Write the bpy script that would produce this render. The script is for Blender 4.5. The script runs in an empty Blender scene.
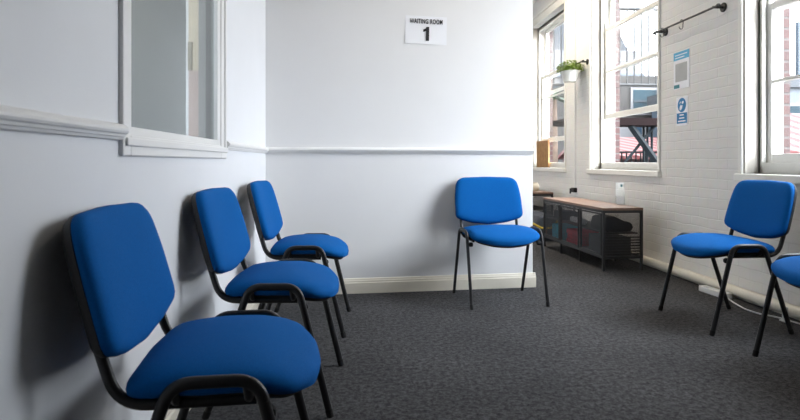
import bpy, bmesh, math, random
from mathutils import Vector, Matrix
random.seed(7)
S = bpy.context.scene
COL = S.collection
PI = math.pi
R = math.radians

# ------------------------------------------------------------------ materials
def new_mat(name):
    m = bpy.data.materials.new(name); m.use_nodes = True
    nt = m.node_tree
    return m, nt, nt.nodes, nt.links, nt.nodes['Principled BSDF']

def mat(name, col, rough=.6, metal=0.0, var=.06, scale=8.0, bump=0.0, bscale=60.0, spec=.5, sheen=0.0, stretch=None):
    """principled with a procedural colour variation and bump"""
    m, nt, N, L, P = new_mat(name)
    tc = N.new('ShaderNodeTexCoord')
    src = tc.outputs['Object']
    if stretch:
        mp = N.new('ShaderNodeMapping'); mp.inputs['Scale'].default_value = stretch
        L.new(src, mp.inputs['Vector']); src = mp.outputs['Vector']
    n = N.new('ShaderNodeTexNoise'); n.inputs['Scale'].default_value = scale; n.inputs['Detail'].default_value = 4
    L.new(src, n.inputs['Vector'])
    r = N.new('ShaderNodeValToRGB')
    lo = [max(0, c * (1 - var)) for c in col[:3]]; hi = [min(1, c * (1 + var)) for c in col[:3]]
    r.color_ramp.elements[0].position = .3; r.color_ramp.elements[0].color = (*lo, 1)
    r.color_ramp.elements[1].position = .7; r.color_ramp.elements[1].color = (*hi, 1)
    L.new(n.outputs['Fac'], r.inputs['Fac']); L.new(r.outputs['Color'], P.inputs['Base Color'])
    P.inputs['Roughness'].default_value = rough; P.inputs['Metallic'].default_value = metal
    P.inputs['Specular IOR Level'].default_value = spec
    if sheen:
        P.inputs['Sheen Weight'].default_value = sheen; P.inputs['Sheen Roughness'].default_value = .5
    if bump:
        b = N.new('ShaderNodeTexNoise'); b.inputs['Scale'].default_value = bscale; b.inputs['Detail'].default_value = 3
        L.new(src, b.inputs['Vector'])
        bp = N.new('ShaderNodeBump'); bp.inputs['Strength'].default_value = bump; bp.inputs['Distance'].default_value = .004
        L.new(b.outputs['Fac'], bp.inputs['Height']); L.new(bp.outputs['Normal'], P.inputs['Normal'])
    return m

def brick_mat(name, c1, c2, mortar, bump=.6, rough=.7, bw=.225, rh=.075, msize=.010, soft=.35):
    m, nt, N, L, P = new_mat(name)
    tc = N.new('ShaderNodeTexCoord'); sp = N.new('ShaderNodeSeparateXYZ'); cb = N.new('ShaderNodeCombineXYZ')
    ad = N.new('ShaderNodeMath'); ad.operation = 'ADD'
    L.new(tc.outputs['Object'], sp.inputs[0])
    L.new(sp.outputs['X'], ad.inputs[0]); L.new(sp.outputs['Y'], ad.inputs[1])
    wob = N.new('ShaderNodeTexNoise'); wob.inputs['Scale'].default_value = 5; L.new(tc.outputs['Object'], wob.inputs['Vector'])
    wm = N.new('ShaderNodeMath'); wm.operation = 'MULTIPLY_ADD'; wm.inputs[1].default_value = .022
    L.new(wob.outputs['Fac'], wm.inputs[0]); L.new(sp.outputs['Z'], wm.inputs[2])
    L.new(ad.outputs[0], cb.inputs['X']); L.new(wm.outputs[0], cb.inputs['Y'])
    br = N.new('ShaderNodeTexBrick'); br.inputs['Scale'].default_value = 1.0
    br.inputs['Brick Width'].default_value = bw; br.inputs['Row Height'].default_value = rh
    br.inputs['Mortar Size'].default_value = msize; br.inputs['Mortar Smooth'].default_value = soft
    br.inputs['Color1'].default_value = (*c1, 1); br.inputs['Color2'].default_value = (*c2, 1); br.inputs['Mortar'].default_value = (*mortar, 1)
    L.new(cb.outputs[0], br.inputs['Vector'])
    n = N.new('ShaderNodeTexNoise'); n.inputs['Scale'].default_value = 14; n.inputs['Detail'].default_value = 5
    L.new(tc.outputs['Object'], n.inputs['Vector'])
    mx = N.new('ShaderNodeMixRGB'); mx.blend_type = 'MULTIPLY'; mx.inputs['Fac'].default_value = .10
    L.new(br.outputs['Color'], mx.inputs[1]); L.new(n.outputs['Color'], mx.inputs[2])
    L.new(mx.outputs[0], P.inputs['Base Color'])
    inv = N.new('ShaderNodeMath'); inv.operation = 'MULTIPLY_ADD'; inv.inputs[1].default_value = -1; 
    mm = N.new('ShaderNodeMath'); mm.operation = 'MULTIPLY'; mm.inputs[1].default_value = .6
    L.new(n.outputs['Fac'], mm.inputs[0])
    L.new(br.outputs['Fac'], inv.inputs[0]); L.new(mm.outputs[0], inv.inputs[2])
    bp = N.new('ShaderNodeBump'); bp.inputs['Strength'].default_value = bump; bp.inputs['Distance'].default_value = .008
    L.new(inv.outputs[0], bp.inputs['Height']); L.new(bp.outputs['Normal'], P.inputs['Normal'])
    P.inputs['Roughness'].default_value = rough
    return m

def glass_mat(name, tint=(1, 1, 1), haze=0.0):
    m = bpy.data.materials.new(name); m.use_nodes = True
    nt = m.node_tree; N = nt.nodes; L = nt.links
    N.remove(N['Principled BSDF'])
    out = N['Material Output']
    t = N.new('ShaderNodeBsdfTransparent'); t.inputs['Color'].default_value = (*tint, 1)
    g = N.new('ShaderNodeBsdfGlossy'); g.inputs['Roughness'].default_value = .02
    lw = N.new('ShaderNodeLayerWeight'); lw.inputs['Blend'].default_value = .5
    pw = N.new('ShaderNodeMath'); pw.operation = 'POWER'; pw.inputs[1].default_value = 4; L.new(lw.outputs['Facing'], pw.inputs[0])
    fr = N.new('ShaderNodeMath'); fr.operation = 'MULTIPLY_ADD'; fr.inputs[1].default_value = .6; fr.inputs[2].default_value = .02
    L.new(pw.outputs[0], fr.inputs[0])
    nz = N.new('ShaderNodeTexNoise'); nz.inputs['Scale'].default_value = 1.3
    tc = N.new('ShaderNodeTexCoord'); L.new(tc.outputs['Object'], nz.inputs['Vector'])
    bp = N.new('ShaderNodeBump'); bp.inputs['Strength'].default_value = .02
    L.new(nz.outputs['Fac'], bp.inputs['Height']); L.new(bp.outputs['Normal'], g.inputs['Normal'])
    mx = N.new('ShaderNodeMixShader')
    L.new(fr.outputs[0], mx.inputs[0]); L.new(t.outputs[0], mx.inputs[1]); L.new(g.outputs[0], mx.inputs[2])
    last = mx
    if haze:
        d = N.new('ShaderNodeBsdfTranslucent'); d.inputs['Color'].default_value = (.9, .92, .9, 1)
        m2 = N.new('ShaderNodeMixShader'); m2.inputs[0].default_value = haze
        L.new(mx.outputs[0], m2.inputs[1]); L.new(d.outputs[0], m2.inputs[2]); last = m2
    L.new(last.outputs[0], out.inputs['Surface'])
    return m

def mesh_mat(name, col, pitch, hole):
    """perforated sheet metal: square holes let light through"""
    m, nt, N, L, P = new_mat(name)
    tc = N.new('ShaderNodeTexCoord'); sp = N.new('ShaderNodeSeparateXYZ'); L.new(tc.outputs['Object'], sp.inputs[0])
    ad = N.new('ShaderNodeMath'); ad.operation = 'ADD'; L.new(sp.outputs['X'], ad.inputs[0]); L.new(sp.outputs['Y'], ad.inputs[1])
    fs = []
    for s_ in (ad.outputs[0], sp.outputs['Z']):
        d = N.new('ShaderNodeMath'); d.operation = 'DIVIDE'; d.inputs[1].default_value = pitch; L.new(s_, d.inputs[0])
        f = N.new('ShaderNodeMath'); f.operation = 'FRACT'; L.new(d.outputs[0], f.inputs[0])
        g = N.new('ShaderNodeMath'); g.operation = 'LESS_THAN'; g.inputs[1].default_value = hole; L.new(f.outputs[0], g.inputs[0])
        fs.append(g.outputs[0])
    mu = N.new('ShaderNodeMath'); mu.operation = 'MULTIPLY'; L.new(fs[0], mu.inputs[0]); L.new(fs[1], mu.inputs[1])
    inv = N.new('ShaderNodeMath'); inv.operation = 'SUBTRACT'; inv.inputs[0].default_value = 1; L.new(mu.outputs[0], inv.inputs[1])
    L.new(inv.outputs[0], P.inputs['Alpha'])
    P.inputs['Base Color'].default_value = (*col, 1); P.inputs['Roughness'].default_value = .5
    return m

def carpet_mat():
    m, nt, N, L, P = new_mat('carpet')
    tc = N.new('ShaderNodeTexCoord')
    a = N.new('ShaderNodeTexNoise'); a.inputs['Scale'].default_value = 42; a.inputs['Detail'].default_value = 8; a.inputs['Roughness'].default_value = .95
    b = N.new('ShaderNodeTexNoise'); b.inputs['Scale'].default_value = 2.2; b.inputs['Detail'].default_value = 3
    c = N.new('ShaderNodeTexNoise'); c.inputs['Scale'].default_value = 240; c.inputs['Detail'].default_value = 3
    for n in (a, b, c): L.new(tc.outputs['Object'], n.inputs['Vector'])
    r = N.new('ShaderNodeValToRGB')
    r.color_ramp.elements[0].position = .42; r.color_ramp.elements[0].color = (.012, .012, .013, 1)
    r.color_ramp.elements[1].position = .60; r.color_ramp.elements[1].color = (.104, .103, .105, 1)
    L.new(a.outputs['Fac'], r.inputs['Fac'])
    mx = N.new('ShaderNodeMixRGB'); mx.blend_type = 'OVERLAY'; mx.inputs['Fac'].default_value = .35
    L.new(r.outputs['Color'], mx.inputs[1]); L.new(b.outputs['Fac'], mx.inputs[2]); L.new(mx.outputs[0], P.inputs['Base Color'])
    bp = N.new('ShaderNodeBump'); bp.inputs['Strength'].default_value = .35; bp.inputs['Distance'].default_value = .003
    L.new(c.outputs['Fac'], bp.inputs['Height']); L.new(bp.outputs['Normal'], P.inputs['Normal'])
    P.inputs['Roughness'].default_value = .95; P.inputs['Specular IOR Level'].default_value = .15
    return m

def stripe_mat(name, c1, c2, pitch):
    """rows of clay roof tiles"""
    m, nt, N, L, P = new_mat(name)
    tc = N.new('ShaderNodeTexCoord')
    w = N.new('ShaderNodeTexWave'); w.inputs['Scale'].default_value = 1 / pitch * .314; w.bands_direction = 'DIAGONAL'; w.inputs['Distortion'].default_value = .6
    L.new(tc.outputs['Object'], w.inputs['Vector'])
    r = N.new('ShaderNodeValToRGB'); r.color_ramp.elements[0].color = (*c1, 1); r.color_ramp.elements[1].color = (*c2, 1)
    r.color_ramp.elements[0].position = .35; r.color_ramp.elements[1].position = .65
    L.new(w.outputs['Fac'], r.inputs['Fac']); L.new(r.outputs['Color'], P.inputs['Base Color'])
    P.inputs['Roughness'].default_value = .8
    return m

def emit_mat(name, col, strength):
    m, nt, N, L, P = new_mat(name)
    P.inputs['Base Color'].default_value = (.8, .8, .8, 1)
    P.inputs['Emission Color'].default_value = (*col, 1); P.inputs['Emission Strength'].default_value = strength
    return m

M = dict(
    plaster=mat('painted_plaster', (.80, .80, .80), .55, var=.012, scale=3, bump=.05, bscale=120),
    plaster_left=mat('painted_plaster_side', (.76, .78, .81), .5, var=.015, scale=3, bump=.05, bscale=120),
    ceiling=mat('ceiling_paint', (.82, .81, .78), .7, var=.01),
    gloss=mat('gloss_white_paint', (.80, .80, .79), .3, var=.015, scale=5),
    cream=mat('cream_gloss_paint', (.78, .73, .62), .35, var=.03, scale=6),
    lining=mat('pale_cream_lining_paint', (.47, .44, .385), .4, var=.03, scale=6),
    sash=mat('sash_white_paint', (.80, .79, .74), .35, var=.03, scale=6),
    wbrick=brick_mat('white_painted_brick', (.80, .79, .76), (.785, .775, .745), (.765, .755, .725), bump=.28, msize=.006, soft=.8),
    rbrick=brick_mat('red_brick', (.052, .016, .013), (.038, .012, .011), (.055, .046, .043), bump=.6),
    carpet=carpet_mat(),
    fabric=mat('royal_blue_fabric', (.0005, .098, .345), .85, var=.10, scale=240, bump=.25, bscale=700, spec=.12),
    black=mat('black_enamel_tube', (.012, .012, .013), .38, var=.2, scale=30),
    plastic=mat('black_moulded_plastic', (.014, .014, .015), .6, var=.2, scale=60, bump=.1, bscale=400),
    rubber=mat('black_rubber', (.01, .01, .01), .8, var=.2),
    cabmetal=mat('black_powder_coated_steel', (.014, .014, .016), .5, var=.2, scale=40),
    wood=mat('brown_wood_top', (.20, .115, .075), .5, var=.35, scale=6, stretch=(14, 1.2, 14), bump=.1),
    board=mat('brown_board', (.36, .19, .07), .7, var=.3, scale=9, stretch=(2, 6, 2)),
    paper=mat('white_paper', (.86, .87, .90), .6, var=.01, scale=4),
    ink=mat('black_ink', (.015, .015, .018), .7, var=.1),
    pblue=mat('poster_blue', (.012, .19, .42), .5, var=.06),
    pcyan=mat('poster_light_blue', (.10, .44, .68), .5, var=.06),
    pgrey=mat('poster_grey', (.42, .43, .43), .6, var=.05),
    pteal=mat('poster_teal', (.05, .22, .26), .6, var=.05),
    pot=mat('white_pot', (.78, .78, .74), .4, var=.02),
    soil=mat('dark_soil', (.03, .02, .012), .95, var=.4, scale=40),
    leaf=mat('green_leaf', (.20, .30, .03), .5, var=.5, scale=25),
    pipe=mat('cream_painted_pipe', (.72, .68, .58), .4, var=.05, scale=5),
    cable=mat('white_cable', (.75, .75, .73), .4, var=.02),
    teal=mat('teal_cloth', (.02, .40, .55), .8, var=.2),
    red=mat('dark_red_cloth', (.60, .04, .07), .8, var=.2),
    pale=mat('pale_packaging', (.6, .6, .6), .5, var=.1),
    bag=mat('charcoal_nylon', (.03, .034, .042), .6, var=.25, scale=20, bump=.3, bscale=30),
    yellow=mat('yellow_webbing', (.55, .38, .04), .7, var=.1),
    orange=mat('orange_tag', (.55, .16, .03), .6, var=.1),
    potcream=mat('cream_ceramic', (.72, .66, .52), .45, var=.03),
    glass=glass_mat('clear_glass'),
    oldglass=glass_mat('dusty_glass', (.96, .98, .97), .10),
    darkglass=mat('dark_window_glass', (.012, .03, .04), .5, var=.3, scale=2, spec=.1),
    greyglass=glass_mat('grey_glass', (.80, .82, .82)),
    acrylic=glass_mat('clear_acrylic', (.97, .98, .98), .06),
    steel=mat('dark_green_black_steel', (.005, .008, .010), .6, var=.3, scale=10, spec=.15),
    rust=mat('dark_rusty_steel', (.006, .0025, .0025), .8, var=.3, scale=10, spec=.1),
    paleblue=mat('blue_grey_paint', (0.045, 0.064, 0.083), .5, var=.1),
    bsteel=mat('blue_painted_steel', (0.009, 0.029, 0.051), .5, var=.1),
    tiles=stripe_mat('clay_tile_rows', (.07, .010, .009), (.115, .06, .055), .16),
    taupe=mat('taupe_render', (.024, .022, .020), .8, var=.08, scale=2),
    render=mat('white_render', (0.120, 0.121, 0.125), .8, var=.04, scale=2),
    bargrey=mat('grey_painted_bars', (.035, .036, .036), .6, var=.1, spec=.2),
    slate=mat('blue_slate', (0.016, 0.022, 0.029), .6, var=.2, scale=4),
    tarmac=mat('grey_tarmac', (0.058, 0.058, 0.058), .9, var=.2, scale=30),
    frond=mat('palm_green', (0.026, 0.064, 0.029), .6, var=.3),
    bark=mat('bark', (.10, .07, .05), .9, var=.3),
    darkwall=mat('light_absorbing_grey', (.07, .072, .078), .7, var=.03),
    greywall=mat('grey_painted_wall', (.40, .42, .42), .6, var=.02),
    warm=mat('warm_cream_door_paint', (.66, .56, .40), .4, var=.03),
    liner=mat('dark_grey_liner', (.07, .072, .075), .5, var=.05),
    liner2=mat('light_grey_liner', (.28, .29, .29), .5, var=.05),
    pink=mat('pale_pink_paint', (.55, .42, .38), .5, var=.03),
    brass=mat('dull_brass', (.30, .26, .19), .5, metal=0, var=.1),
    lamp=emit_mat('warm_lamp_diffuser', (1.0, .86, .68), 20.0),
    lamp2=emit_mat('cool_lamp_diffuser', (1.0, .95, .88), 9.0),
)

# ------------------------------------------------------------------ mesh helpers
def box(bm, x0, x1, y0, y1, z0, z1, mx=None):
    vs = []
    for x in (x0, x1):
        for y in (y0, y1):
            for z in (z0, z1):
                p = Vector((x, y, z))
                vs.append(bm.verts.new(mx @ p if mx else p))
    for f in ((0, 1, 3, 2), (4, 6, 7, 5), (0, 4, 5, 1), (2, 3, 7, 6), (0, 2, 6, 4), (1, 5, 7, 3)):
        bm.faces.new([vs[i] for i in f])
    return bm

def prism(bm, pts, axis, a, b, mx=None):
    """extrude a 2D polygon along an axis: axis 'y' -> pts are (x,z); 'x' -> (y,z); 'z' -> (x,y)"""
    def P(p, t):
        v = {'y': (p[0], t, p[1]), 'x': (t, p[0], p[1]), 'z': (p[0], p[1], t)}[axis]
        v = Vector(v)
        return mx @ v if mx else v
    A = [bm.verts.new(P(p, a)) for p in pts]; B = [bm.verts.new(P(p, b)) for p in pts]
    n = len(pts)
    for i in range(n):
        bm.faces.new((A[i], A[(i + 1) % n], B[(i + 1) % n], B[i]))
    bm.faces.new(A[::-1]); bm.faces.new(B)
    return bm

def fillet(pts, rad, n=6):
    """round the inner corners of a polyline"""
    pts = [Vector(p) for p in pts]
    out = [pts[0]]
    for i in range(1, len(pts) - 1):
        r = rad[i - 1] if isinstance(rad, (list, tuple)) else rad
        p, a, b = pts[i], pts[i - 1], pts[i + 1]
        u = (a - p).normalized(); v = (b - p).normalized()
        ang = u.angle(v)
        if ang > 3.1 or r <= 0:
            out.append(p); continue
        d = min(r / math.tan(ang / 2), .49 * (a - p).length, .49 * (b - p).length)
        p0, p1 = p + u * d, p + v * d
        for k in range(n + 1):
            t = k / n
            out.append(p0 * (1 - t) ** 2 + p * 2 * t * (1 - t) + p1 * t * t)
    out.append(pts[-1])
    return out

def tube(bm, pts, ra, rb=None, seg=12, side=None, cap=True):
    """sweep an ellipse along a path; ra along 'side', rb across"""
    rb = rb or ra
    pts = [Vector(p) for p in pts]
    rings = []
    prev = None
    for i, p in enumerate(pts):
        t = (pts[min(i + 1, len(pts) - 1)] - pts[max(i - 1, 0)]).normalized()
        if side is not None:
            s = Vector(side); s = (s - t * s.dot(t)).normalized()
        elif prev is None:
            s = Vector((0, 0, 1)) if abs(t.z) < .9 else Vector((1, 0, 0))
            s = (s - t * s.dot(t)).normalized()
        else:
            s = (prev - t * prev.dot(t)).normalized()
        prev = s
        o = t.cross(s)
        rings.append([bm.verts.new(p + s * (ra * math.cos(2 * PI * k / seg)) + o * (rb * math.sin(2 * PI * k / seg))) for k in range(seg)])
    for a, b in zip(rings, rings[1:]):
        for k in range(seg):
            bm.faces.new((a[k], a[(k + 1) % seg], b[(k + 1) % seg], b[k]))
    if cap:
        bm.faces.new(rings[0][::-1]); bm.faces.new(rings[-1])
    return bm

def lathe(bm, prof, c=(0, 0, 0), seg=24, axis='z'):
    rings = []
    for r, h in prof:
        ring = []
        for k in range(seg):
            a = 2 * PI * k / seg
            q = {'z': (r * math.cos(a), r * math.sin(a), h), 'x': (h, r * math.cos(a), r * math.sin(a)), 'y': (r * math.cos(a), h, r * math.sin(a))}[axis]
            ring.append(bm.verts.new(Vector(c) + Vector(q)))
        rings.append(ring)
    for a, b in zip(rings, rings[1:]):
        for k in range(seg):
            bm.faces.new((a[k], a[(k + 1) % seg], b[(k + 1) % seg], b[k]))
    bm.faces.new(rings[0][::-1]); bm.faces.new(rings[-1])
    return bm

def obj(name, bm, m, parent=None, smooth=False, bevel=0.0, subsurf=0):
    bmesh.ops.recalc_face_normals(bm, faces=bm.faces)
    me = bpy.data.meshes.new(name); bm.to_mesh(me); bm.free()
    me.materials.append(M[m] if isinstance(m, str) else m)
    if smooth:
        for p in me.polygons: p.use_smooth = True
        me.set_sharp_from_angle(angle=R(50))
    o = bpy.data.objects.new(name, me); COL.objects.link(o)
    if parent: o.parent = parent
    if bevel:
        b = o.modifiers.new('bevel', 'BEVEL'); b.width = bevel; b.segments = 2; b.limit_method = 'ANGLE'; b.angle_limit = R(40)
    if subsurf:
        s = o.modifiers.new('subsurf', 'SUBSURF'); s.levels = subsurf; s.render_levels = subsurf
    return o

def nb(): return bmesh.new()

def tag(o, label, cat, group=None, kind=None):
    o['label'] = label; o['category'] = cat
    if group: o['group'] = group
    if kind: o['kind'] = kind
    return o

def thing(name, label, cat, loc=(0, 0, 0), rz=0.0, group=None):
    o = bpy.data.objects.new(name, None); COL.objects.link(o)
    o.empty_display_size = .1
    o.location = loc; o.rotation_euler = (0, 0, rz)
    return tag(o, label, cat, group)

def struct(name, label, cat, bm=None, m=None, **kw):
    if bm is None:
        o = bpy.data.objects.new(name, None); COL.objects.link(o)
    else:
        o = obj(name, bm, m, **kw)
    return tag(o, label, cat, kind='structure')

KIDS = {}
def copy_tree(o, parent=None):
    c = o.copy(); COL.objects.link(c)
    if parent: c.parent = parent
    for ch in list(o.children): copy_tree(ch, c)
    return c

# ------------------------------------------------------------------ the room
LX, RX = -.66, 2.64             # faces of the left and right walls
YB, YF = -1.7, 10.2             # wall behind the camera, far end of the long room
ZC = 3.35
struct('floor', 'dark charcoal flecked carpet covering the whole floor', 'floor', box(nb(), LX - .1, RX + .05, YB - .1, YF + .1, -.12, 0), 'carpet')
struct('ceiling', 'plain white ceiling over the waiting room', 'ceiling', box(nb(), LX - .14, 2.98, YB - .1, YF + .1, ZC, ZC + .12), 'ceiling')

# left wall with the opening for the internal window
IY0, IY1, IZ0, IZ1 = 1.622, 2.60, 1.035, 2.25
bm = nb()
box(bm, LX - .14, LX, YB, IY0, 0, ZC); box(bm, LX - .14, LX, IY1, YF, 0, ZC)
box(bm, LX - .14, LX, IY0, IY1, 0, IZ0); box(bm, LX - .14, LX, IY0, IY1, IZ1, ZC)
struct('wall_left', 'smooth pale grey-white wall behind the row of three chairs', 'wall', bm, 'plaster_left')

# right wall: white painted brick piers round three sash windows, red brick skin outside
WZ0, WZ1 = .86, 3.0
WIN = [(6.93, 8.33), (4.70, 6.13), (2.19, 3.62)]
def wall_with_openings(bm, x0, x1, grow=0.0):
    edges = [YB] + [v for w in sorted(WIN) for v in (w[0] + grow, w[1] - grow)] + [YF]
    for i in range(0, len(edges), 2): box(bm, x0, x1, edges[i], edges[i + 1], 0, ZC)
    for w in WIN:
        box(bm, x0, x1, w[0] + grow, w[1] - grow, 0, WZ0 + grow); box(bm, x0, x1, w[0] + grow, w[1] - grow, WZ1 - grow, ZC)
    return bm
struct('wall_right', 'white painted brick wall between tall sash windows', 'wall', wall_with_openings(nb(), RX, 2.90), 'wbrick')
struct('wall_outer', 'red brick outer skin showing at the window edges', 'wall', wall_with_openings(nb(), 2.90, 2.975, .012), 'rbrick')
struct('wall_front', 'unseen wall closing the near end of the room, dark grey to absorb light', 'wall', box(nb(), LX - .14, 2.98, YB - .1, YB, 0, ZC), 'darkwall')  # out of view; set close and coloured dark to cut bounce light near the camera
struct('wall_far', 'plain white wall closing the far end of the long room', 'wall', box(nb(), LX - .14, 2.98, YF, YF + .1, 0, ZC), 'plaster')

# the partition that carries the sign, 4.6 degrees off square
BA = math.atan2(4.05 - 3.893, 1.327 + .645)
BM = Matrix.Translation((-.645, 3.893, 0)) @ Matrix.Rotation(BA, 4, 'Z')    # local x along the wall, -y towards the camera
BL = 1.952                                                                    # length of the partition
struct('wall_back', 'smooth white partition carrying the waiting room sign', 'wall', box(nb(), -.02, BL, .015, .13, 0, ZC, BM), 'plaster', bevel=.004)

SK = [(0, 0), (-.018, 0), (-.018, .074), (-.013, .080), (-.013, .088), (-.009, .094), (-.006, .104), (0, .107)]   # skirting profile (out from wall, up)
RL = [(0, 1.000), (-.010, 1.001), (-.013, 1.007), (-.017, 1.009), (-.019, 1.015), (-.025, 1.018), (-.028, 1.024), (-.028, 1.030), (-.022, 1.038), (-.010, 1.044), (0, 1.045)]   # dado rail
def mitred(bm, prof, y0, y1):
    """profile along the left wall"""
    return prism(bm, [(LX - p[0], p[1]) for p in prof], 'y', y0, y1)
def along_back(bm, prof, x0, x1):
    return prism(bm, [(.015 + p[0], p[1]) for p in prof], 'x', x0, x1, BM)
struct('baseboard_left', 'cream moulded skirting board along the pale left wall', 'baseboard', mitred(nb(), SK, YB, 3.90), 'cream')
bm = along_back(nb(), SK, 0, BL + .018); prism(bm, [(BL - p[0], p[1]) for p in SK], 'y', .005, .13, BM)
struct('baseboard_back', 'cream moulded skirting board along the white partition', 'baseboard', bm, 'cream')
struct('trim_1', 'white moulded dado rail running from the left edge to the internal window', 'trim', mitred(nb(), RL, YB, 1.562), 'gloss')
struct('trim_2', 'short white dado rail between the internal window and the corner', 'trim', mitred(nb(), RL, 2.732, 3.905), 'gloss')
struct('trim_3', 'white dado rail across the partition below the sign', 'trim', along_back(nb(), RL, 0, BL), 'gloss')

# ------------------------------------------------------------------ internal window in the left wall
w = struct('window_1', 'white framed internal window with grey glass in the left wall', 'window')
bm = nb()
fy0, fy1, fz0 = 1.560, 2.735, .957
X = LX + .013
# casing boards with stepped mouldings: near jamb, far jamb, sill board
box(bm, LX - .002, X, fy0, IY0 - .010, fz0, IZ1 + .09); box(bm, LX - .002, X, IY1 + .03, fy1, fz0, IZ1 + .09)
box(bm, LX - .002, X, IY0 - .010, IY1 + .03, fz0, IZ0 - .018); box(bm, LX - .002, X, IY0 - .01, IY1 + .03, IZ1 + .02, IZ1 + .09)
box(bm, LX - .002, X + .008, fy0 + .012, fy1 - .004, fz0 + .028, fz0 + .052)      # raised bands of the sill board
box(bm, LX - .002, X + .007, fy1 - .052, fy1 - .03, fz0 + .03, IZ1 + .08)
pass
obj('casing', bm, 'gloss', w, bevel=.004)
bm = nb()
box(bm, LX - .012, LX + .008, IY0 - .012, IY0 + .005, IZ0 - .02, IZ1 + .02); box(bm, LX - .012, LX + .008, IY1 - .02, IY1 + .032, IZ0 - .02, IZ1 + .02)
box(bm, LX - .012, LX + .008, IY0, IY1, IZ0 - .02, IZ0 + .006); box(bm, LX - .012, LX + .008, IY0, IY1, IZ1 - .01, IZ1 + .02)
obj('glazing_bead', bm, 'gloss', w, bevel=.003)
obj('pane', box(nb(), LX - .011, LX - .007, IY0, IY1, IZ0, IZ1), 'greyglass', w)
for d0, d1, m_, za, zb_ in ((.0125, .022, 'liner2', IZ0, IZ1), (.022, .048, 'liner', IZ0, IZ1), (.048, .080, 'liner2', IZ0, IZ1), (.080, .125, 'pink', IZ0, 1.36), (.080, .125, 'warm', 1.36, IZ1)):
    obj('reveal_lining', box(nb(), LX - d1, LX - d0, IY1 - .012, IY1 + .001, za, zb_), m_, w)
obj('latch', box(nb(), LX - .126, LX - .108, IY1 - .020, IY1 - .012, 1.36, 1.49), 'brass', w)
# the dim room next door
struct('wall_beyond', 'plain grey wall of the room next door seen through the internal window', 'wall', box(nb(), -2.2, -2.1, -.5, YF, 0, ZC), 'greywall')
struct('floor_beyond', 'grey floor of the room next door', 'floor', box(nb(), -2.2, LX - .14, -.5, YF, -.1, 0), 'greywall')
struct('ceiling_beyond', 'white ceiling of the room next door', 'ceiling', box(nb(), -2.2, LX - .14, -.5, YF, ZC - .1, ZC), 'ceiling')

# ------------------------------------------------------------------ sash windows in the right wall
def sash_rails(bm, x0, x1, y0, y1, z0, z1, st=.05, top=.045, bot=.06):
    box(bm, x0, x1, y0, y0 + st, z0, z1); box(bm, x0, x1, y1 - st, y1, z0, z1)
    box(bm, x0, x1, y0 + st, y1 - st, z0, z0 + bot); box(bm, x0, x1, y0 + st, y1 - st, z1 - top, z1)
    return bm
def sash_window(n, label, span, low, up, bars_low, vbars, glassm):
    y0, y1 = span
    w = struct('window_%d' % n, label, 'window')
    bm = nb()                                                                  # architrave and box frame
    for a, b in ((y0, y0 + .030), (y1 - .030, y1)): box(bm, 2.745, 2.91, a, b, WZ0, WZ1)
    box(bm, 2.745, 2.91, y0 + .03, y1 - .03, WZ0, .935); box(bm, 2.745, 2.91, y0 + .03, y1 - .03, WZ1 - .035, WZ1)
    for a, b in ((y0, y0 + .045), (y1 - .045, y1)): box(bm, 2.745, 2.775, a, b, WZ0, WZ1)
    box(bm, 2.745, 2.775, y0, y1, WZ1 - .06, WZ1)
    obj('box_frame', bm, 'sash', w, bevel=.003)
    bm = nb()
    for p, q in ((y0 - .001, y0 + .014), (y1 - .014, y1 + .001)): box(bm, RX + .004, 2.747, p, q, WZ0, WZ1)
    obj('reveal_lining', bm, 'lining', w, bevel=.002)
    bm = nb()                                                                  # architrave on the wall face
    for a, b in ((y0 - .035, y0 + .002), (y1 - .002, y1 + .035)): box(bm, RX - .012, RX + .01, a, b, WZ0, WZ1 + .035)
    box(bm, RX - .012, RX + .01, y0, y1, WZ1, WZ1 + .10); box(bm, RX - .03, RX + .01, y0 - .04, y1 + .04, WZ1 + .10, WZ1 + .13)
    obj('architrave', bm, 'sash', w, bevel=.004)
    obj('sill', box(nb(), RX - .035, 2.75, y0 - .05, y1 + .05, WZ0 - .055, WZ0), 'sash', w, bevel=.008)
    a, b = y0 + .03, y1 - .03
    s = obj('lower_sash', sash_rails(nb(), 2.785, 2.822, a, b, *low), 'sash', w, bevel=.004)
    bm = nb()
    for z in bars_low: box(bm, 2.788, 2.818, a + .05, b - .05, z - .011, z + .011)
    for y in vbars: box(bm, 2.788, 2.818, y - .011, y + .011, low[0] + .06, low[1] - .045)
    obj('glazing_bar', bm, 'sash', s, bevel=.003)
    obj('pane', box(nb(), 2.802, 2.806, a + .05, b - .05, low[0] + .06, low[1] - .045), glassm, s)
    s = obj('upper_sash', sash_rails(nb(), 2.845, 2.882, a, b, *up, bot=.045), 'sash', w, bevel=.004)
    bm = nb()
    for y in (a + .015, b - .015): box(bm, 2.783, 2.822, y - .014, y + .014, low[1] - .0, low[1] + .07)
    obj('sash_horn', bm, 'sash', s, bevel=.006)
    if vbars:
        bm = nb()
        for y in vbars: box(bm, 2.848, 2.878, y - .011, y + .011, up[0] + .045, up[1] - .045)
        obj('glazing_bar', bm, 'sash', s, bevel=.003)
    obj('pane', box(nb(), 2.862, 2.866, a + .05, b - .05, up[0] + .045, up[1] - .045), glassm, s)
    return w
sash_window(2, 'far sash window behind the hanging plant pot, partly hidden by the partition', WIN[0], (1.24, 2.25), (1.96, 2.955), (1.90,), (), 'glass')
sash_window(3, 'tall sash window with raised lower sash above the mesh cabinet', WIN[1], (1.425, 2.465), (1.96, 2.955), (1.96,), (), 'glass')
sash_window(4, 'closed sash window with small panes at the right edge', WIN[2], (.935, 2.02), (1.975, 2.955), (1.486,), (3.29, 2.52), 'glass')

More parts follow.
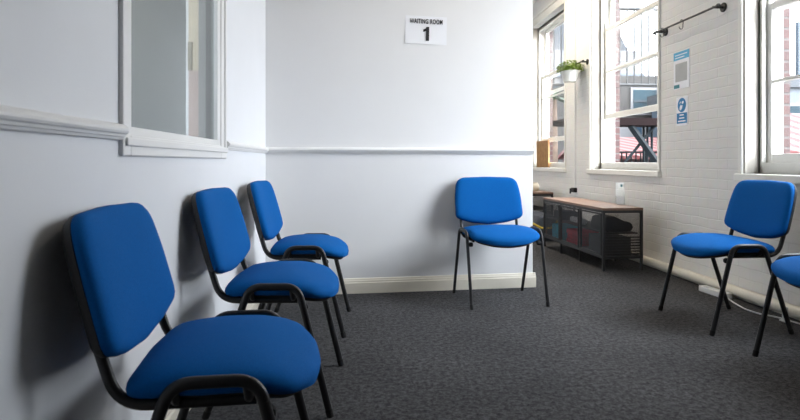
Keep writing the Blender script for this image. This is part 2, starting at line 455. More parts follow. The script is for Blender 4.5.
# ------------------------------------------------------------------ chairs
def outline(pts, rad, n=5):
    """closed rounded polygon, evenly resampled"""
    P = [Vector((p[0], p[1])) for p in pts]
    out = []
    N_ = len(P)
    for i in range(N_):
        p, a, b = P[i], P[i - 1], P[(i + 1) % N_]
        u = (a - p).normalized(); v = (b - p).normalized()
        ang = math.acos(max(-1, min(1, u.dot(v))))
        d = min(rad[i] / max(math.tan(ang / 2), 1e-3), .48 * (a - p).length, .48 * (b - p).length)
        for k in range(n + 1):
            t = k / n
            out.append((p + u * d) * (1 - t) ** 2 + p * 2 * t * (1 - t) + (p + v * d) * t * t)
    # resample
    L_ = [0]
    for i in range(len(out)): L_.append(L_[-1] + (out[(i + 1) % len(out)] - out[i]).length)
    tot = L_[-1]; res = []; K = 72; j = 0
    for k in range(K):
        s = tot * k / K
        while L_[j + 1] < s: j += 1
        t = (s - L_[j]) / max(L_[j + 1] - L_[j], 1e-9)
        res.append(out[j].lerp(out[(j + 1) % len(out)], t))
    return res

def pad(bm, ol, levels, f):
    """levels: (inset in metres, height) from the bottom pole to the top pole; f maps (u, v, h) into space.
    Insets shrink the outline towards its centre."""
    c = sum(ol, Vector((0, 0))) / len(ol)
    rmin = min((p - c).length for p in ol)
    rings = []
    for s, h in levels:
        k = max(0.0, 1 - s / rmin)
        if k < .02:
            rings.append(bm.verts.new(f(c.x, c.y, h))); continue
        ring = []
        for p in ol:
            d = p - c
            q = c + d * k
            ring.append(bm.verts.new(f(q.x, q.y, h)))
        rings.append(ring)
    n = len(ol)
    for a, b in zip(rings, rings[1:]):
        for i in range(n):
            j = (i + 1) % n
            if isinstance(a, list) and isinstance(b, list): bm.faces.new((a[i], a[j], b[j], b[i]))
            elif isinstance(a, list): bm.faces.new((a[i], a[j], b))
            else: bm.faces.new((a, b[j], b[i]))
    return bm

def sstep(a, b, x):
    t = max(0, min(1, (x - a) / (b - a))); return t * t * (3 - 2 * t)

CHAIR_GROUP = 'blue stacking visitor chairs round the waiting room'
def make_chair():
    t = thing('visitor_chair', '', 'chair', group=CHAIR_GROUP)
    # seat pad: sitter faces local -Y
    so = outline([(-.232, -.178), (-.12, -.228), (0, -.240), (.12, -.228), (.232, -.178), (.247, .0), (.230, .178), (0, .188), (-.230, .178), (-.247, .0)],
                 [.075, .2, .25, .2, .075, .3, .065, .4, .065, .3])
    def fs(u, v, h):
        front = sstep(-.04, -.25, v)
        mid = 1 - min(1, (u / .25) ** 2)
        z = .460 + h
        z -= front * (.018 + .020 * mid)                         # the front edge rolls down, most in the middle
        if h > 0: z += .006 * mid * (1 - front)
        z -= .010 * sstep(.03, .19, v)
        if h < 0: z -= front * mid * .012
        return Vector((u, v, z))
    top = [(.22, -.022), (.12, -.022), (.04, -.021), (.014, -.017), (.003, -.009), (0, 0), (.002, .010), (.010, .021), (.024, .029), (.050, .035), (.09, .039), (.14, .041), (.22, .042)]
    seat = obj('seat', pad(nb(), so, top, fs), 'fabric', t, smooth=True)
    sh = [(.22, -.036), (.05, -.036), (.030, -.033), (.022, -.022), (.022, -.015), (.22, -.015)]
    obj('seat_shell', pad(nb(), so, sh, fs), 'plastic', seat, smooth=True)
    # backrest pad, leaning back
    bo = outline([(-.250, .046), (-.246, .20), (-.226, .341), (0, .350), (.226, .341), (.246, .20), (.250, .046), (.14, .014), (0, .000), (-.14, .014)],
                 [.042, .5, .115, .5, .115, .5, .042, .3, .3, .3])
    lean = R(15)
    def fb(u, v, h):
        d = h + .35 * u * u
        return Vector((u, .214 + v * math.sin(lean) - d * math.cos(lean), .490 + v * math.cos(lean) + d * math.sin(lean)))
    lv = [(.2, -.002), (.03, -.002), (.004, -.001), (0, .004), (0, .016), (.003, .025), (.010, .032), (.024, .037), (.050, .0405), (.09, .042), (.14, .043), (.2, .0435)]
    back = obj('backrest', pad(nb(), bo, lv, fb), 'fabric', t, smooth=True)
    lb = [(.2, -.028), (.05, -.0275), (.022, -.025), (.008, -.019), (.001, -.009), (-.001, .002), (.004, .006), (.2, .004)]
    obj('back_shell', pad(nb(), bo, lb, fb), 'plastic', back, smooth=True)
    # side frames: one bent oval tube each = front leg, side rail, rear leg
    for s in (-1, 1):
        x = .256 * s
        path = fillet([(x, -.225, .012), (x, -.108, .481), (x, .070, .481), (x, .225, .012)], .062, 8)
        split0, split1 = path[:2], path[-2:]
        for q, nm in ((split0, 'leg'), (split1, 'leg')):
            lg = obj(nm, tube(nb(), q, .0100, .0135, 14, side=(1, 0, 0)), 'black', t, smooth=True)
            foot = q[0] if q[0].z < q[1].z else q[1]; up = q[1] if q[0].z < q[1].z else q[0]
            d = (up - foot).normalized()
            bmf = tube(nb(), [foot - d * .012, foot + d * .016], .0106, .0142, 14, side=(1, 0, 0))
            for v in bmf.verts: v.co.z = max(v.co.z, 0.0)
            obj('foot_cap', bmf, 'rubber', lg)
        rail = obj('side_rail', tube(nb(), path[1:-1], .0100, .0135, 14, side=(1, 0, 0)), 'black', t, smooth=True)
        d = (path[0] - path[1]).normalized()
        k = path[1] + d * .035
        obj('stacking_bumper', lathe(nb(), [(.0, -.034), (.013, -.034), (.015, -.030), (.015, -.014), (.009, -.012), (.009, -.004), (0, -.004)] if s > 0 else
                                           [(.0, .034), (.013, .034), (.015, .030), (.015, .014), (.009, .012), (.009, .004), (0, .004)], (k.x, k.y, k.z), 14, 'x'), 'rubber', rail, smooth=True)
        xb = .207 * s
        post = fillet([(xb, -.10, .421), (xb, .188, .421), (xb, .2265, .548), (xb, .245, .616)], [.085, .12], 8)
        post = [p for p in post]
        pass
        obj('back_post', tube(nb(), post, .0095, .0125, 14, side=(1, 0, 0)), 'black', t, smooth=True)
    for y in (-.085, .065):
        obj('cross_bar', tube(nb(), fillet([(-.256, y, .474), (-.225, y, .428), (.225, y, .428), (.256, y, .474)], .03, 5), .010, seg=12), 'black', t, smooth=True)
    return t

CHAIRS = [
    ((-.340, 1.428, 0), R(94), 'blue fabric chair nearest the camera, first in the row along the pale left wall'),
    ((-.325, 2.307, 0), R(87.5), 'blue fabric chair in the middle of the row of three along the left wall'),
    ((-.304, 3.224, 0), R(88), 'blue fabric chair at the far end of the left row, next to the corner'),
    ((.946, 3.702, 0), BA, 'blue fabric chair facing forward alone against the white partition under the sign'),
    ((2.125, 3.100, 0), R(-90), 'blue fabric chair facing left, whole, before the white brick wall and sash window'),
    ((2.135, 2.275, 0), R(-90), 'blue fabric chair cut off by the right edge of the photo'),
]
first = make_chair()
for i, (loc, rz, lab) in enumerate(CHAIRS):
    c = first if i == 0 else copy_tree(first)
    c.location = loc; c.rotation_euler = (0, 0, rz); c['label'] = lab

# ------------------------------------------------------------------ sign on the partition
def text(name, body, size, mx, m, parent, bold=.0, align='CENTER', sx=1.0):
    cu = bpy.data.curves.new(name, 'FONT'); cu.body = body; cu.size = size; cu.align_x = align; cu.align_y = 'CENTER'
    cu.space_character = 1.10; cu.space_word = 1.15; cu.offset = bold; cu.extrude = .0003
    tmp = bpy.data.objects.new(name, cu); COL.objects.link(tmp)
    dg = bpy.context.evaluated_depsgraph_get()
    me = bpy.data.meshes.new_from_object(tmp.evaluated_get(dg))
    bpy.data.objects.remove(tmp)
    me.materials.clear(); me.materials.append(M[m])
    me.transform(mx @ Matrix.Diagonal((sx, 1, 1, 1)))
    o = bpy.data.objects.new(name, me); COL.objects.link(o); o.parent = parent
    return o
def back_point(x):      # along-wall coordinate of a world x on the partition
    return (x + .645) / math.cos(BA)
sg0, sg1 = back_point(.329), back_point(.637)
sm = (sg0 + sg1) / 2
tilt = Matrix.Translation((sm, .0135, 1.903)) @ Matrix.Rotation(R(90), 4, 'X') @ Matrix.Rotation(R(-1.0), 4, 'Z')
bm = nb()
nx = 12
for z in (0, .0012):
    pass
grid = []
for i in range(nx + 1):
    u = -.154 + .308 * i / nx
    col_ = []
    for j in range(7):
        v = -.102 + .204 * j / 6
        lift = .004 * max(0, -v / .102) ** 2 * (1 + .5 * math.sin(i)) * .6
        col_.append(bm.verts.new(BM @ tilt @ Vector((u, v, lift))))
    grid.append(col_)
for i in range(nx):
    for j in range(6):
        bm.faces.new((grid[i][j], grid[i + 1][j], grid[i + 1][j + 1], grid[i][j + 1]))
sign = obj('paper_sign', bm, 'paper')
so_ = sign.modifiers.new('solid', 'SOLIDIFY'); so_.thickness = .0010; so_.offset = 0
tag(sign, 'white paper sign reading WAITING ROOM 1 taped to the partition', 'sign')
lift = Matrix.Translation((0, 0, .0045))
text('lettering', 'WAITING ROOM', .046, BM @ tilt @ lift @ Matrix.Translation((0, .062, 0)), 'ink', sign, bold=.0012, sx=.645)
nm_ = nb()
prism(nm_, [(.018, -.074), (.018, .028), (-.002, .028), (-.008, .016), (-.026, .008), (-.026, -.010), (-.006, -.004), (-.006, -.074)], 'z', 0, .0006, BM @ tilt @ lift @ Matrix.Translation((.004, -.004, 0)))
obj('numeral', nm_, 'ink', sign)

# ------------------------------------------------------------------ posters on the brick pier
def wall_rect(bm, y0, y1, z0, z1, x0, x1):
    return box(bm, x1, x0, y0, y1, z0, z1)
P1 = obj('poster', box(nb(), RX - .0045, RX + .001, 4.235, 4.455, 1.545, 1.852), 'paper')
tag(P1, 'upper white poster with light blue header on the brick pier', 'poster')
bm = nb(); box(bm, RX - .0052, RX - .0044, 4.236, 4.454, 1.785, 1.851)
obj('header_band', bm, 'pcyan', P1)
bm = nb()
for k, (a, b) in enumerate(((4.26, 4.43), (4.30, 4.43))): box(bm, RX - .0060, RX - .0051, a, b, 1.822 - k * .022, 1.830 - k * .022)
obj('header_lines', bm, 'paper', P1)
bm = nb(); box(bm, RX - .0052, RX - .0044, 4.262, 4.428, 1.605, 1.755)
obj('grey_panel', bm, 'pgrey', P1)
bm = nb(); box(bm, RX - .0052, RX - .0044, 4.370, 4.450, 1.552, 1.582)
obj('corner_badge', bm, 'pteal', P1)

P2 = obj('poster', box(nb(), RX - .0045, RX + .001, 4.257, 4.415, 1.240, 1.476), 'paper')
tag(P2, 'lower small poster with blue hand washing symbol on the brick pier', 'poster')
yc = 4.336
bm = nb(); lathe(bm, [(.058, -.0008), (.058, .0008)], (RX - .0050, yc, 1.408), 32, 'x')
obj('blue_disc', bm, 'pblue', P2)
bm = nb()                                              # a pair of hands under a tap, drawn white on the disc
MXp = Matrix.Translation((RX - .0062, yc, 1.405)) @ Matrix.Rotation(R(90), 4, 'Z') @ Matrix.Rotation(R(90), 4, 'X')
MXp = Matrix(((0, 0, 1, RX - .0062), (-1, 0, 0, yc), (0, 1, 0, 1.405), (0, 0, 0, 1)))
def blob(pts): prism(bm, pts, 'z', -.0004, .0004, MXp)
blob([(-.030, -.034), (-.014, -.040), (.004, -.026), (.012, -.004), (.006, .004), (-.004, -.004), (-.010, .006), (-.020, .000), (-.028, -.014)])
blob([(.006, .010), (.022, .014), (.030, .030), (.014, .036), (.000, .026)])
blob([(-.030, .022), (-.012, .034), (-.010, .028), (-.028, .014)])
obj('hand_symbol', bm, 'paper', P2)
bm = nb(); box(bm, RX - .0056, RX - .0044, 4.265, 4.407, 1.258, 1.343)
obj('blue_block', bm, 'pblue', P2)
bm = nb()
for z, h in ((1.326, .030), (1.301, .036), (1.276, .052)): box(bm, RX - .0064, RX - .0055, yc - h, yc + h, z - .005, z + .005)
obj('text_lines', bm, 'paper', P2)

# ------------------------------------------------------------------ wall rails, hook, hanging pot
def wall_rail(label, y0, y1, z, hooks):
    t = thing('wall_rail', label, 'rail', (RX, y0, z))
    L_ = y1 - y0
    obj('bar', tube(nb(), [(-.075, -.02, 0), (-.075, L_ + .02, 0)], .0085, seg=12), 'black', t, smooth=True)
    for y in (.02, L_ - .02):
        b = obj('bracket', tube(nb(), [(-.001, y, 0), (-.084, y, 0)], .010, seg=10), 'black', t, smooth=True)
        obj('flange', lathe(nb(), [(.034, -.001), (.034, -.008), (.028, -.012), (.0, -.012)], (0, y, 0), 20, 'x'), 'black', b, smooth=False)
    for y in (-.028, L_ + .028):
        obj('end_knob', lathe(nb(), [(.004, -.012), (.013, -.008), (.015, 0), (.013, .008), (.004, .012)], (-.075, y, 0), 14, 'y'), 'black', t, smooth=True)
    for y in hooks:
        hk = [(-.075, y + .0, .012)] + [(-.075 - .012 * math.sin(a), y, -.0 + .012 * math.cos(a)) for a in (.6, 1.3, 2.0)]
        hk = [(-.087, y, .004), (-.080, y, .0125), (-.070, y, .0125), (-.063, y, .004), (-.066, y, -.030), (-.066, y, -.046), (-.072, y, -.060), (-.084, y, -.064), (-.095, y, -.056), (-.098, y, -.044)]
        h = thing('hook', 'small black hook hanging on the long rail ' + ('beside its left end' if y > .5 else 'near its middle'), 'hook', (RX, y0, z))
        obj('hook_wire', tube(nb(), hk, .0032, seg=8), 'black', h, smooth=True)
    return t
wall_rail('long black wall rail high on the brick pier above the posters', 3.80, 4.60, 2.065, (.70, .42))
RZ = 2.105
wall_rail('black wall rail beside the far window carrying the white plant pot', 6.20, 6.86, RZ, ())
pt = thing('plant_pot', 'white pot with bushy green plant hanging from the black rail', 'plant', (RX - .160, 6.35, 1.885))
bm = nb(); lathe(bm, [(.072, 0), (.078, .004), (.100, .112), (.105, .116), (.105, .130), (.098, .130), (.092, .110), (.0, .108)], seg=28)
obj('pot', bm, 'pot', pt, smooth=False)
bm = nb(); lathe(bm, [(.0, .10), (.091, .10), (.09, .116), (.0, .120)], seg=20)
obj('soil', bm, 'soil', pt)
bm = nb(); tube(bm, [(.100, 0, .120), (.082, 0, .170), (.073, 0, .225), (.080, 0, .2335), (.088, 0, .226)], .004, seg=8)
obj('hanger', bm, 'black', pt, smooth=True)
bm = nb()
for k in range(760):
    a = random.uniform(0, 2 * PI); rr = .125 * math.sqrt(random.random()); h = .125 + random.random() * .135 * (1 - (rr / .17) ** 2)
    p = Vector((rr * math.cos(a) * 1.15, rr * math.sin(a) * 1.15, h))
    n_ = Vector((math.cos(a) * rr * 7, math.sin(a) * rr * 7, .5 + random.random())).normalized()
    d = Vector((math.cos(a), math.sin(a), random.uniform(-.5, .7))).normalized()
    s_ = d.cross(n_).normalized(); l = random.uniform(.020, .034); w_ = l * .45
    q = [p, p + d * l * .45 + s_ * w_ + n_ * .004, p + d * l + n_ * -.004, p + d * l * .45 - s_ * w_ + n_ * .004]
    bm.faces.new([bm.verts.new(v) for v in q])
for k in range(26):
    a = random.uniform(0, 2 * PI); rr = .08 * math.sqrt(random.random())
    tube(bm, [(rr * .5 * math.cos(a), rr * .5 * math.sin(a), .115), (rr * math.cos(a), rr * math.sin(a), .19)], .0016, seg=5)
fo = obj('foliage', bm, 'leaf', pt); fo['kind'] = 'stuff'

# ------------------------------------------------------------------ black mesh cabinets
MESH_FINE = mesh_mat('black_perforated_steel', (.030, .033, .040), .009, .80)
MESH_OPEN = mesh_mat('black_wire_mesh', (.012, .012, .014), .010, .78)
def cabinet(label, loc, rz, length=1.42, depth=.365, doors=3, end_open=True):
    """local x across the depth (0 = front), y along the length (0 = near end)"""
    t = thing('mesh_cabinet', label, 'cabinet', loc, rz)
    H, lw, zb = .545, .022, .105
    bm = nb()
    for y in (0, length - lw):
        for x in (0, depth - lw): box(bm, x, x + lw, y, y + lw, zb, H - .022)
        box(bm, lw, depth - lw, y, y + lw, zb, zb + lw); box(bm, lw, depth - lw, y, y + lw, H - .044, H - .022)
    for x in (0, depth - lw):
        box(bm, x, x + lw, lw, length - lw, zb, zb + lw); box(bm, x, x + lw, lw, length - lw, H - .044, H - .022)
    for k in range(1, doors):
        y = length * k / doors - lw / 2
        box(bm, 0, lw, y, y + lw, zb + lw, H - .044)
    obj('frame', bm, 'cabmetal', t, bevel=.002)
    for k in range(doors + 1):
        y = (length - lw) * k / doors
        for x in (0, depth - lw):
            obj('leg', box(nb(), x + .001, x + lw - .001, y + .001, y + lw - .001, 0, zb), 'cabmetal', t, bevel=.002)
    obj('top', box(nb(), -.002, depth, -.002, length + .002, H - .022, H), 'wood', t, bevel=.003)
    obj('bottom_shelf', box(nb(), lw, depth - lw, lw, length - lw, zb + .004, zb + .012), 'cabmetal', t)
    obj('shelf', box(nb(), .035, depth - .035, lw, length - lw, .318, .326), 'cabmetal', t)
    for y, nm in ((lw / 2, MESH_OPEN), (length - lw / 2, MESH_FINE)):
        obj('end_panel', box(nb(), lw, depth - lw, y - .001, y + .001, zb + lw, H - .044), nm, t)
    bm = nb()
    for k in range(7):
        z = .145 + k * .024
        box(bm, lw, depth - lw, lw / 2 - .003, lw / 2 + .003, z - .006, z + .006)
    obj('end_slats', bm, 'cabmetal', t)
    for k in range(doors):
        a = length * k / doors + (lw if k == 0 else lw / 2) + .003; b = length * (k + 1) / doors - (lw if k == doors - 1 else lw / 2) - .003
        z0, z1 = zb + lw + .003, H - .047
        bm = nb(); fw = .016
        box(bm, -.006, .010, a, a + fw, z0, z1); box(bm, -.006, .010, b - fw, b, z0, z1)
        box(bm, -.006, .010, a + fw, b - fw, z0, z0 + fw); box(bm, -.006, .010, a + fw, b - fw, z1 - fw, z1)
        d = obj('door', bm, 'cabmetal', t, bevel=.002)
        obj('mesh_panel', box(nb(), .001, .003, a + fw, b - fw, z0 + fw, z1 - fw), MESH_FINE, d)
        obj('door_pull', tube(nb(), fillet([(-.006, b - .03, z1 - .05), (-.022, b - .03, z1 - .05), (-.022, b - .03, z1 - .11), (-.006, b - .03, z1 - .11)], .006, 3), .004, seg=8), 'cabmetal', d, smooth=True)
    return t
CR = R(1.6)
cab1 = cabinet('black mesh door cabinet with brown wooden top below the raised sash window', (2.080, 4.585, 0), CR * 1.0)
cab2 = cabinet('second black cabinet with brown top, farther along behind the partition end', (2.145, 7.00, 0), 0, 1.2, .365, 2)
C1 = Matrix.Translation((2.080, 4.585, 0)) @ Matrix.Rotation(CR, 4, 'Z')
def in_cab(x, y, z): return C1 @ Vector((x, y, z))
def soft_box(bm, sx, sy, sz):
    box(bm, -sx / 2, sx / 2, -sy / 2, sy / 2, 0, sz); return bm
def rest(name, label, cat, bm, m, loc, rz=CR, bevel=.012, group=None):
    o = obj(name, bm, m, bevel=bevel); o.location = loc; o.rotation_euler = (0, 0, rz)
    return tag(o, label, cat, group)
rest('storage_box', 'teal blue box behind the far mesh door of the cabinet', 'box', soft_box(nb(), .20, .27, .15), 'teal', in_cab(.165, 1.20, .1175))
for k, (dx, h) in enumerate(((0, .050), (.006, .045), (-.004, .048))):
    z = .1175 + (0, .0505, .096)[k]
    rest('folded_cloth', ('lowest', 'middle', 'topmost')[k] + ' dark red folded cloth stacked behind the middle cabinet door', 'cloth',
         soft_box(nb(), .22, .30 - .01 * k, h), 'red', in_cab(.165 + dx, .77, z), group='dark red folded cloths in the cabinet')
bm = nb(); tube(bm, [(0, -.14, .030), (0, .14, .030)], .030, seg=16); 
rest('paper_roll', 'pale roll lying on the cabinet shelf behind the middle door', 'roll', bm, 'pale', in_cab(.12, .77, .3265), bevel=0)
rest('paper_stack', 'pale stack of packets on the shelf in the far cabinet bay', 'packets', soft_box(nb(), .18, .24, .09), 'slate', in_cab(.165, 1.19, .3265))
# black bag lying on the upper shelf, seen through the near end
bm = nb()
prism(bm, [(-.14, 0), (.13, 0), (.145, .04), (.135, .075), (.05, .10), (-.02, .135), (-.13, .13), (-.15, .05)], 'y', -.12, .12)
rest('black_bag', 'black slumped bag on the shelf inside the near end of the cabinet', 'bag', bm, 'plastic', in_cab(.178, .20, .3265), bevel=.02)
rest('storage_crate', 'dark crate on the bottom of the cabinet behind the near door', 'crate', soft_box(nb(), .24, .34, .16), 'bag', in_cab(.18, .25, .1175))

# clear holder on the cabinet
hx, hy = 2.395, 4.92
t = thing('leaflet_holder', 'clear plastic leaflet holder standing on the wooden cabinet top', 'holder', (hx, hy, .5455), R(-62))
bm = nb(); box(bm, -.045, .045, -.030, .030, 0, .004); box(bm, -.045, .045, -.004, -.001, .004, .205); box(bm, -.045, .045, .008, .011, .004, .205)
box(bm, -.045, -.042, -.001, .008, .004, .12); box(bm, .042, .045, -.001, .008, .004, .12)
obj('holder_body', bm, 'acrylic', t)
obj('leaflet', box(nb(), -.040, .040, .002, .005, .005, .075), 'paper', t)
bm = nb(); box(bm, .010, .030, -.006, -.0042, .165, .188)
obj('dark_tab', bm, 'pteal', t)

# cream pot on the far cabinet, dark bag between the cabinets
bm = nb(); lathe(bm, [(.045, 0), (.060, .02), (.066, .055), (.058, .085), (.044, .105), (.048, .115), (.040, .115), (.036, .100), (0, .03)], seg=24)
o = obj('ceramic_vase', bm, 'potcream', smooth=True); o.location = (2.375, 7.35, .5455)
tag(o, 'cream round vase on the far cabinet at the partition edge', 'vase')
t = thing('holdall_bag', 'dark grey holdall with yellow strap on the floor behind the mesh cabinet', 'bag', (2.16, 6.50, 0), R(8))
bm = nb(); prism(bm, [(-.16, 0), (.17, 0), (.19, .10), (.16, .27), (.04, .34), (-.08, .30), (-.17, .20), (-.18, .08)], 'y', -.16, .20)
obj('bag_body', bm, 'bag', t, bevel=.03)
obj('strap', tube(nb(), fillet([(-.165, -.166, .22), (-.06, -.168, .165), (.06, -.168, .16), (.15, -.166, .24)], .04, 4), .004, .012, 8, side=(0, 1, 0)), 'yellow', t, smooth=True)
obj('luggage_tag', box(nb(), -.03, .01, -.172, -.167, .09, .14), 'orange', t)

# ------------------------------------------------------------------ pipes, conduit, cable
t = struct('trim_4', 'fat cream painted heating pipe along the foot of the brick wall', 'pipe', tube(nb(), [(2.592, YB, .047), (2.592, 9.9, .047)], .036, seg=20), 'pipe', smooth=True)
bm = nb()
for y in (2.83, 5.6): lathe(bm, [(.036, -.03), (.043, -.03), (.043, .03), (.036, .03)], (2.592, y, .047), 20, 'y')
obj('collar', bm, 'pipe', t)
struct('baseboard_right', 'narrow white strip at the foot of the brick wall under the pipe', 'baseboard', box(nb(), 2.600, RX, YB, 9.9, 0, .022), 'pipe')
t = thing('pipe_clip', 'white upright pipe support standing beside the pipe at the rear leg of the right-hand chair', 'bracket', (2.500, 3.07, 0))
obj('clip_upright', box(nb(), -.012, .012, -.012, .012, 0, .088), 'cable', t, bevel=.003)
obj('clip_foot', box(nb(), -.022, .022, -.02, .02, 0, .008), 'cable', t, bevel=.002)
bm = tube(nb(), [(RX - .006, 6.57, .62), (RX - .006, 6.57, ZC)], .014, seg=12)
t = obj('conduit', bm, 'gloss', smooth=True); tag(t, 'thin white vertical conduit on the brick pier by the far window', 'pipe')
t = thing('wall_socket', 'small black box where the white conduit ends above the cabinet', 'socket', (RX, 6.57, .57))
obj('socket_body', box(nb(), -.045, -.001, -.045, .045, 0, .055), 'plastic', t, bevel=.004)
obj('cable_clip', box(nb(), -.052, -.040, .045, .075, -.02, .045), 'plastic', t, bevel=.002)
t = thing('extension_socket', 'white extension socket block on the floor under the right-hand chair', 'socket', (2.505, 3.72, 0), R(4))
obj('block', box(nb(), -.032, .032, -.13, .13, 0, .040), 'cable', t, bevel=.006)
bm = nb()
for y in (-.07, 0, .07): box(bm, -.020, .020, y - .022, y + .022, .040, .0415)
obj('outlet_face', bm, 'pale', t)
pth = fillet([(2.503, 3.585, .010), (2.475, 3.48, .006), (2.437, 3.32, .006), (2.447, 3.22, .006), (2.512, 3.13, .006), (2.548, 2.90, .006), (2.545, 2.2, .006), (2.548, 1.6, .006)], .3, 8)
o = obj('power_cable', tube(nb(), pth, .0045, seg=8), 'cable', smooth=True)
tag(o, 'thin white cable trailing across the carpet from the extension socket', 'cable')

# ------------------------------------------------------------------ brown board in the far window
o = obj('wooden_board', box(nb(), 2.700, 2.722, 7.74, 8.26, WZ0, 1.255), 'board', bevel=.002)
tag(o, 'brown wooden board propped in the gap of the far sash window', 'board')

# ------------------------------------------------------------------ outside
G = -.25
struct('ground', 'grey yard outside the windows', 'ground', box(nb(), 2.98, 40, -20, 45, G - .2, G), 'tarmac')
# steel fire escape outside the middle window
t = thing('fire_escape', 'dark steel fire escape with braces outside the raised sash window', 'staircase', (4.2, 8.0, G))
def fe(name, bm, m='steel', **k): return obj(name, bm, m, t, **k)
z0 = -G
fe('beam', box(nb(), -1.1, 2.0, -.05, .05, 1.49 + z0, 1.60 + z0), 'rust')
fe('landing', box(nb(), -1.1, 2.0, .05, 1.3, 1.55 + z0, 1.60 + z0), 'rust')
def bar(a, b, r=.03, m='steel', nm='brace'):
    return fe(nm, tube(nb(), [Vector(a) + Vector((0, 0, z0)), Vector(b) + Vector((0, 0, z0))], r, r * .6, 4), m)
bar((-.14, 0, 1.49), (.62, 0, .46), .055)
bar((.62, 0, .46), (1.0, 0, -.05), .055)
bar((.27, .06, 1.49), (-.16, .06, .98), .022)
bar((-.16, .06, .98), (-.9, .06, .10), .022)
for x in (.17, .23, .30): bar((x, .20, 1.49), (x, .20, G), .020, nm='post')
for x in (-1.0, 1.9): bar((x, 0, 1.49), (x, 0, G), .045, nm='post'); bar((x, 1.25, 1.58), (x, 1.25, 3.6), .03, nm='post')
for k in range(24):
    x = -1.0 + k * .13
    bar((x, 1.25, 2.28), (x, 1.25, 3.6), .014, 'bargrey', 'baluster')
for z in (2.28, 3.6): bar((-1.05, 1.25, z), (2.0, 1.25, z), .03, 'bargrey', 'handrail')
# low railing in the yard
t = thing('yard_railing', 'low black railing in the yard below the fire escape', 'railing', (4.0, 9.2, G))
for k in range(20):
    obj('bar', tube(nb(), [(k * .085, 0, 0), (k * .085, 0, 1.36)], .013, seg=6), 'steel', t)
for z in (.2, 1.36): obj('rail', box(nb(), -.02, 1.65, -.015, .015, z - .015, z + .015), 'steel', t)
# low tiled outbuilding
def gable(name, label, x0, x1, y0, y1, ze, zr, wallm, roofm, cat='building'):
    t = thing(name, label, cat, (x0, y0, G))
    obj('wall', box(nb(), 0, x1 - x0, 0, y1 - y0, 0, ze - G), wallm, t)
    d = y1 - y0
    bm = nb(); prism(bm, [(-.12, ze - G - .02), (d / 2, zr - G), (d + .12, ze - G - .02), (d + .12, ze - G + .05), (d / 2, zr - G + .08), (-.12, ze - G + .05)], 'x', -.1, x1 - x0 + .1)
    obj('roof', bm, roofm, t)
    return t
gable('tiled_shed', 'low shed with red tiled roof seen under the fire escape', 4.9, 6.6, 11.0, 13.0, 1.02, 1.42, 'rbrick', 'tiles')
gable('tiled_shed', 'shed with red and white striped tile roof outside the right-edge window', 6.4, 8.6, 7.9, 9.2, 1.05, 1.66, 'rbrick', 'tiles')
def building(label, x0, x1, y0, y1, z1, wallm, wins, extra=()):
    t = thing('building', label, 'building', (x0, y0, G))
    obj('wall', box(nb(), 0, x1 - x0, 0, y1 - y0, 0, z1 - G), wallm, t)
    for (a, b, c, d) in wins:
        f = obj('window', box(nb(), a - x0 - .06, b - x0 + .06, -.04, .05, c - G - .06, d - G + .06), 'render', t)
        obj('pane', box(nb(), a - x0, b - x0, -.05, -.035, c - G, d - G), 'darkglass', f)
        bm = nb(); box(bm, (a + b) / 2 - x0 - .025, (a + b) / 2 - x0 + .025, -.065, -.05, c - G, d - G); box(bm, a - x0, b - x0, -.065, -.05, (c + d) / 2 - G - .025, (c + d) / 2 - G + .025)
        obj('window_bar', bm, 'slate', f)
    for nm, (a, b, ya, yb, c, d), m in extra:
        obj(nm, box(nb(), a - x0, b - x0, ya - y0, yb - y0, c - G, d - G), m, t)
    return t
building('taupe building with a dark window beyond the fire escape', 5.8, 9.6, 13.6, 17, 3.15, 'taupe', [(6.95, 8.2, 2.20, 2.78)],
         [('lower_wall', (5.7, 9.7, 13.45, 13.6, G, 1.95), 'render'), ('blue_door', (6.95, 7.08, 13.38, 13.46, .2, 1.85), 'bsteel'), ('blue_door', (7.3, 7.65, 13.38, 13.46, .6, 1.9), 'paleblue')])
building('blue grey building with dark windows outside the right-edge window', 7.3, 11.5, 9.9, 13.3, 2.35, 'paleblue', [(7.9, 8.9, 1.35, 2.0)],
         [('roof_ledge', (7.2, 11.6, 9.8, 13.35, 2.35, 2.58), 'slate')] +
         [('roof_post', (7.75 + .27 * k, 7.83 + .27 * k, 9.85, 9.93, 2.58, 3.6), 'bsteel') for k in range(6)])
building('pale building with blue bands beyond the far window', 5.4, 9.2, 17.5, 22, 4.6, 'render', [(6.15, 6.8, 1.45, 1.95), (6.15, 6.9, 3.0, 3.5)],
         [('dark_band', (5.3, 9.3, 17.35, 17.5, 2.25, 2.55), 'slate'), ('pale_band', (5.3, 9.3, 17.4, 17.5, 3.7, 3.85), 'paleblue')])
# slate roofed tower beyond the far window
t = thing('slate_roof', 'steep dark slate roof behind the far window', 'building', (7.6, 21.0, G))
obj('wall', box(nb(), -.2, 3, .1, 4, 0, 4.9), 'render', t)
bm = nb(); prism(bm, [(-.5, 4.9), (1.4, 4.9), (3.3, 4.9), (1.6, 8.2), (.2, 8.2)], 'y', 0, 4)
obj('roof', bm, 'slate', t)
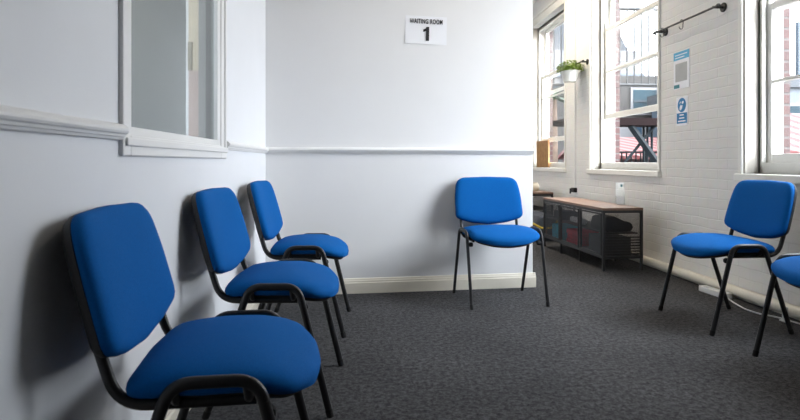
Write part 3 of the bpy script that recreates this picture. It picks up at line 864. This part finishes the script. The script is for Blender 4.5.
# palm-like plant
t = thing('palm_plant', 'small palm-like plant with arching green leaves outside the far window', 'plant', (4.35, 12.1, G))
obj('trunk', tube(nb(), [(0, 0, 0), (.03, 0, 1.3), (0, 0, 2.6)], .07, seg=10), 'bark', t, smooth=True)
bm = nb()
for k in range(34):
    a = random.uniform(0, 2 * PI); e = random.uniform(.1, 1.2); l = random.uniform(.5, .85)
    p = [Vector((math.cos(a) * l * s * math.cos(e * (1 - s * .9)), math.sin(a) * l * s * math.cos(e * (1 - s * .9)), 2.58 + l * s * math.sin(e) - .5 * l * s * s)) for s in (0, .25, .5, .75, 1)]
    sd = Vector((-math.sin(a), math.cos(a), 0))
    vs = [(bm.verts.new(q - sd * w_), bm.verts.new(q + sd * w_)) for q, w_ in zip(p, (.012, .03, .032, .022, .003))]
    for u, v in zip(vs, vs[1:]): bm.faces.new((u[0], u[1], v[1], v[0]))
fr_ = obj('fronds', bm, 'frond', t); fr_['kind'] = 'stuff'

# ------------------------------------------------------------------ ceiling lights
def ceiling_light(label, x, y, sx, sy, m, z=ZC):
    t = thing('ceiling_light', label, 'light', (x, y, z))
    bm = nb(); box(bm, -sx / 2 - .03, sx / 2 + .03, -sy / 2 - .03, sy / 2 + .03, -.05, -.002)
    obj('housing', bm, 'gloss', t)
    obj('diffuser', box(nb(), -sx / 2, sx / 2, -sy / 2, sy / 2, -.062, -.0505), m, t)
    return t
ceiling_light('warm ceiling panel light over the chairs', .9, 2.9, .35, .35, 'lamp')
ceiling_light('warm ceiling panel light in the long room behind the partition', 1.7, 6.4, .5, 1.2, 'lamp')
ceiling_light('ceiling panel light in the room next door', -1.4, 4.6, .3, .9, 'lamp2', ZC - .1)

# ------------------------------------------------------------------ daylight
wd = bpy.data.worlds.new('daylight'); S.world = wd; wd.use_nodes = True
N = wd.node_tree.nodes; L = wd.node_tree.links
bg = N['Background']
tc = N.new('ShaderNodeTexCoord'); sp = N.new('ShaderNodeSeparateXYZ'); L.new(tc.outputs['Generated'], sp.inputs[0])
cr = N.new('ShaderNodeValToRGB')
cr.color_ramp.elements[0].position = .0; cr.color_ramp.elements[0].color = (.93, .96, 1, 1)
cr.color_ramp.elements[1].position = .7; cr.color_ramp.elements[1].color = (.84, .91, 1, 1)
L.new(sp.outputs['Z'], cr.inputs['Fac']); L.new(cr.outputs['Color'], bg.inputs['Color'])
dt = N.new('ShaderNodeVectorMath'); dt.operation = 'DOT_PRODUCT'; dt.inputs[1].default_value = Vector((.64, -.48, .60)).normalized()
L.new(tc.outputs['Generated'], dt.inputs[0])
mxm = N.new('ShaderNodeMath'); mxm.operation = 'MAXIMUM'; mxm.inputs[1].default_value = 0; L.new(dt.outputs['Value'], mxm.inputs[0])
pwm = N.new('ShaderNodeMath'); pwm.operation = 'POWER'; pwm.inputs[1].default_value = 2.5; L.new(mxm.outputs[0], pwm.inputs[0])
sm_ = N.new('ShaderNodeMath'); sm_.operation = 'MULTIPLY_ADD'; sm_.inputs[1].default_value = 19.0; sm_.inputs[2].default_value = 5.0
L.new(pwm.outputs[0], sm_.inputs[0]); L.new(sm_.outputs[0], bg.inputs['Strength'])
for i, (a, b) in enumerate(WIN):
    la = bpy.data.lights.new('window_daylight', 'AREA'); la.shape = 'RECTANGLE'; la.size = WZ1 - WZ0; la.size_y = b - a
    la.cycles.is_portal = True
    o = bpy.data.objects.new('window_daylight', la); COL.objects.link(o)
    o.location = (3.0, (a + b) / 2, (WZ0 + WZ1) / 2); o.rotation_euler = (0, R(90), 0)

# ------------------------------------------------------------------ camera
cam = bpy.data.cameras.new('camera'); co = bpy.data.objects.new('camera', cam); COL.objects.link(co)
co.location = (0, 0, .94); co.rotation_euler = (R(90), 0, -math.atan(.0727))
cam.sensor_width = 36; cam.lens = 550 / 800 * 36; cam.shift_y = -48 / 800
cam.clip_start = .05
cam.dof.use_dof = True; cam.dof.focus_distance = 3.4; cam.dof.aperture_fstop = 5.6
S.camera = co
S.view_settings.view_transform = 'Standard'; S.view_settings.look = 'None'
S.view_settings.exposure = 0.42; S.view_settings.gamma = 1.0
try: S.view_settings.use_curve_mapping = False
except Exception: pass
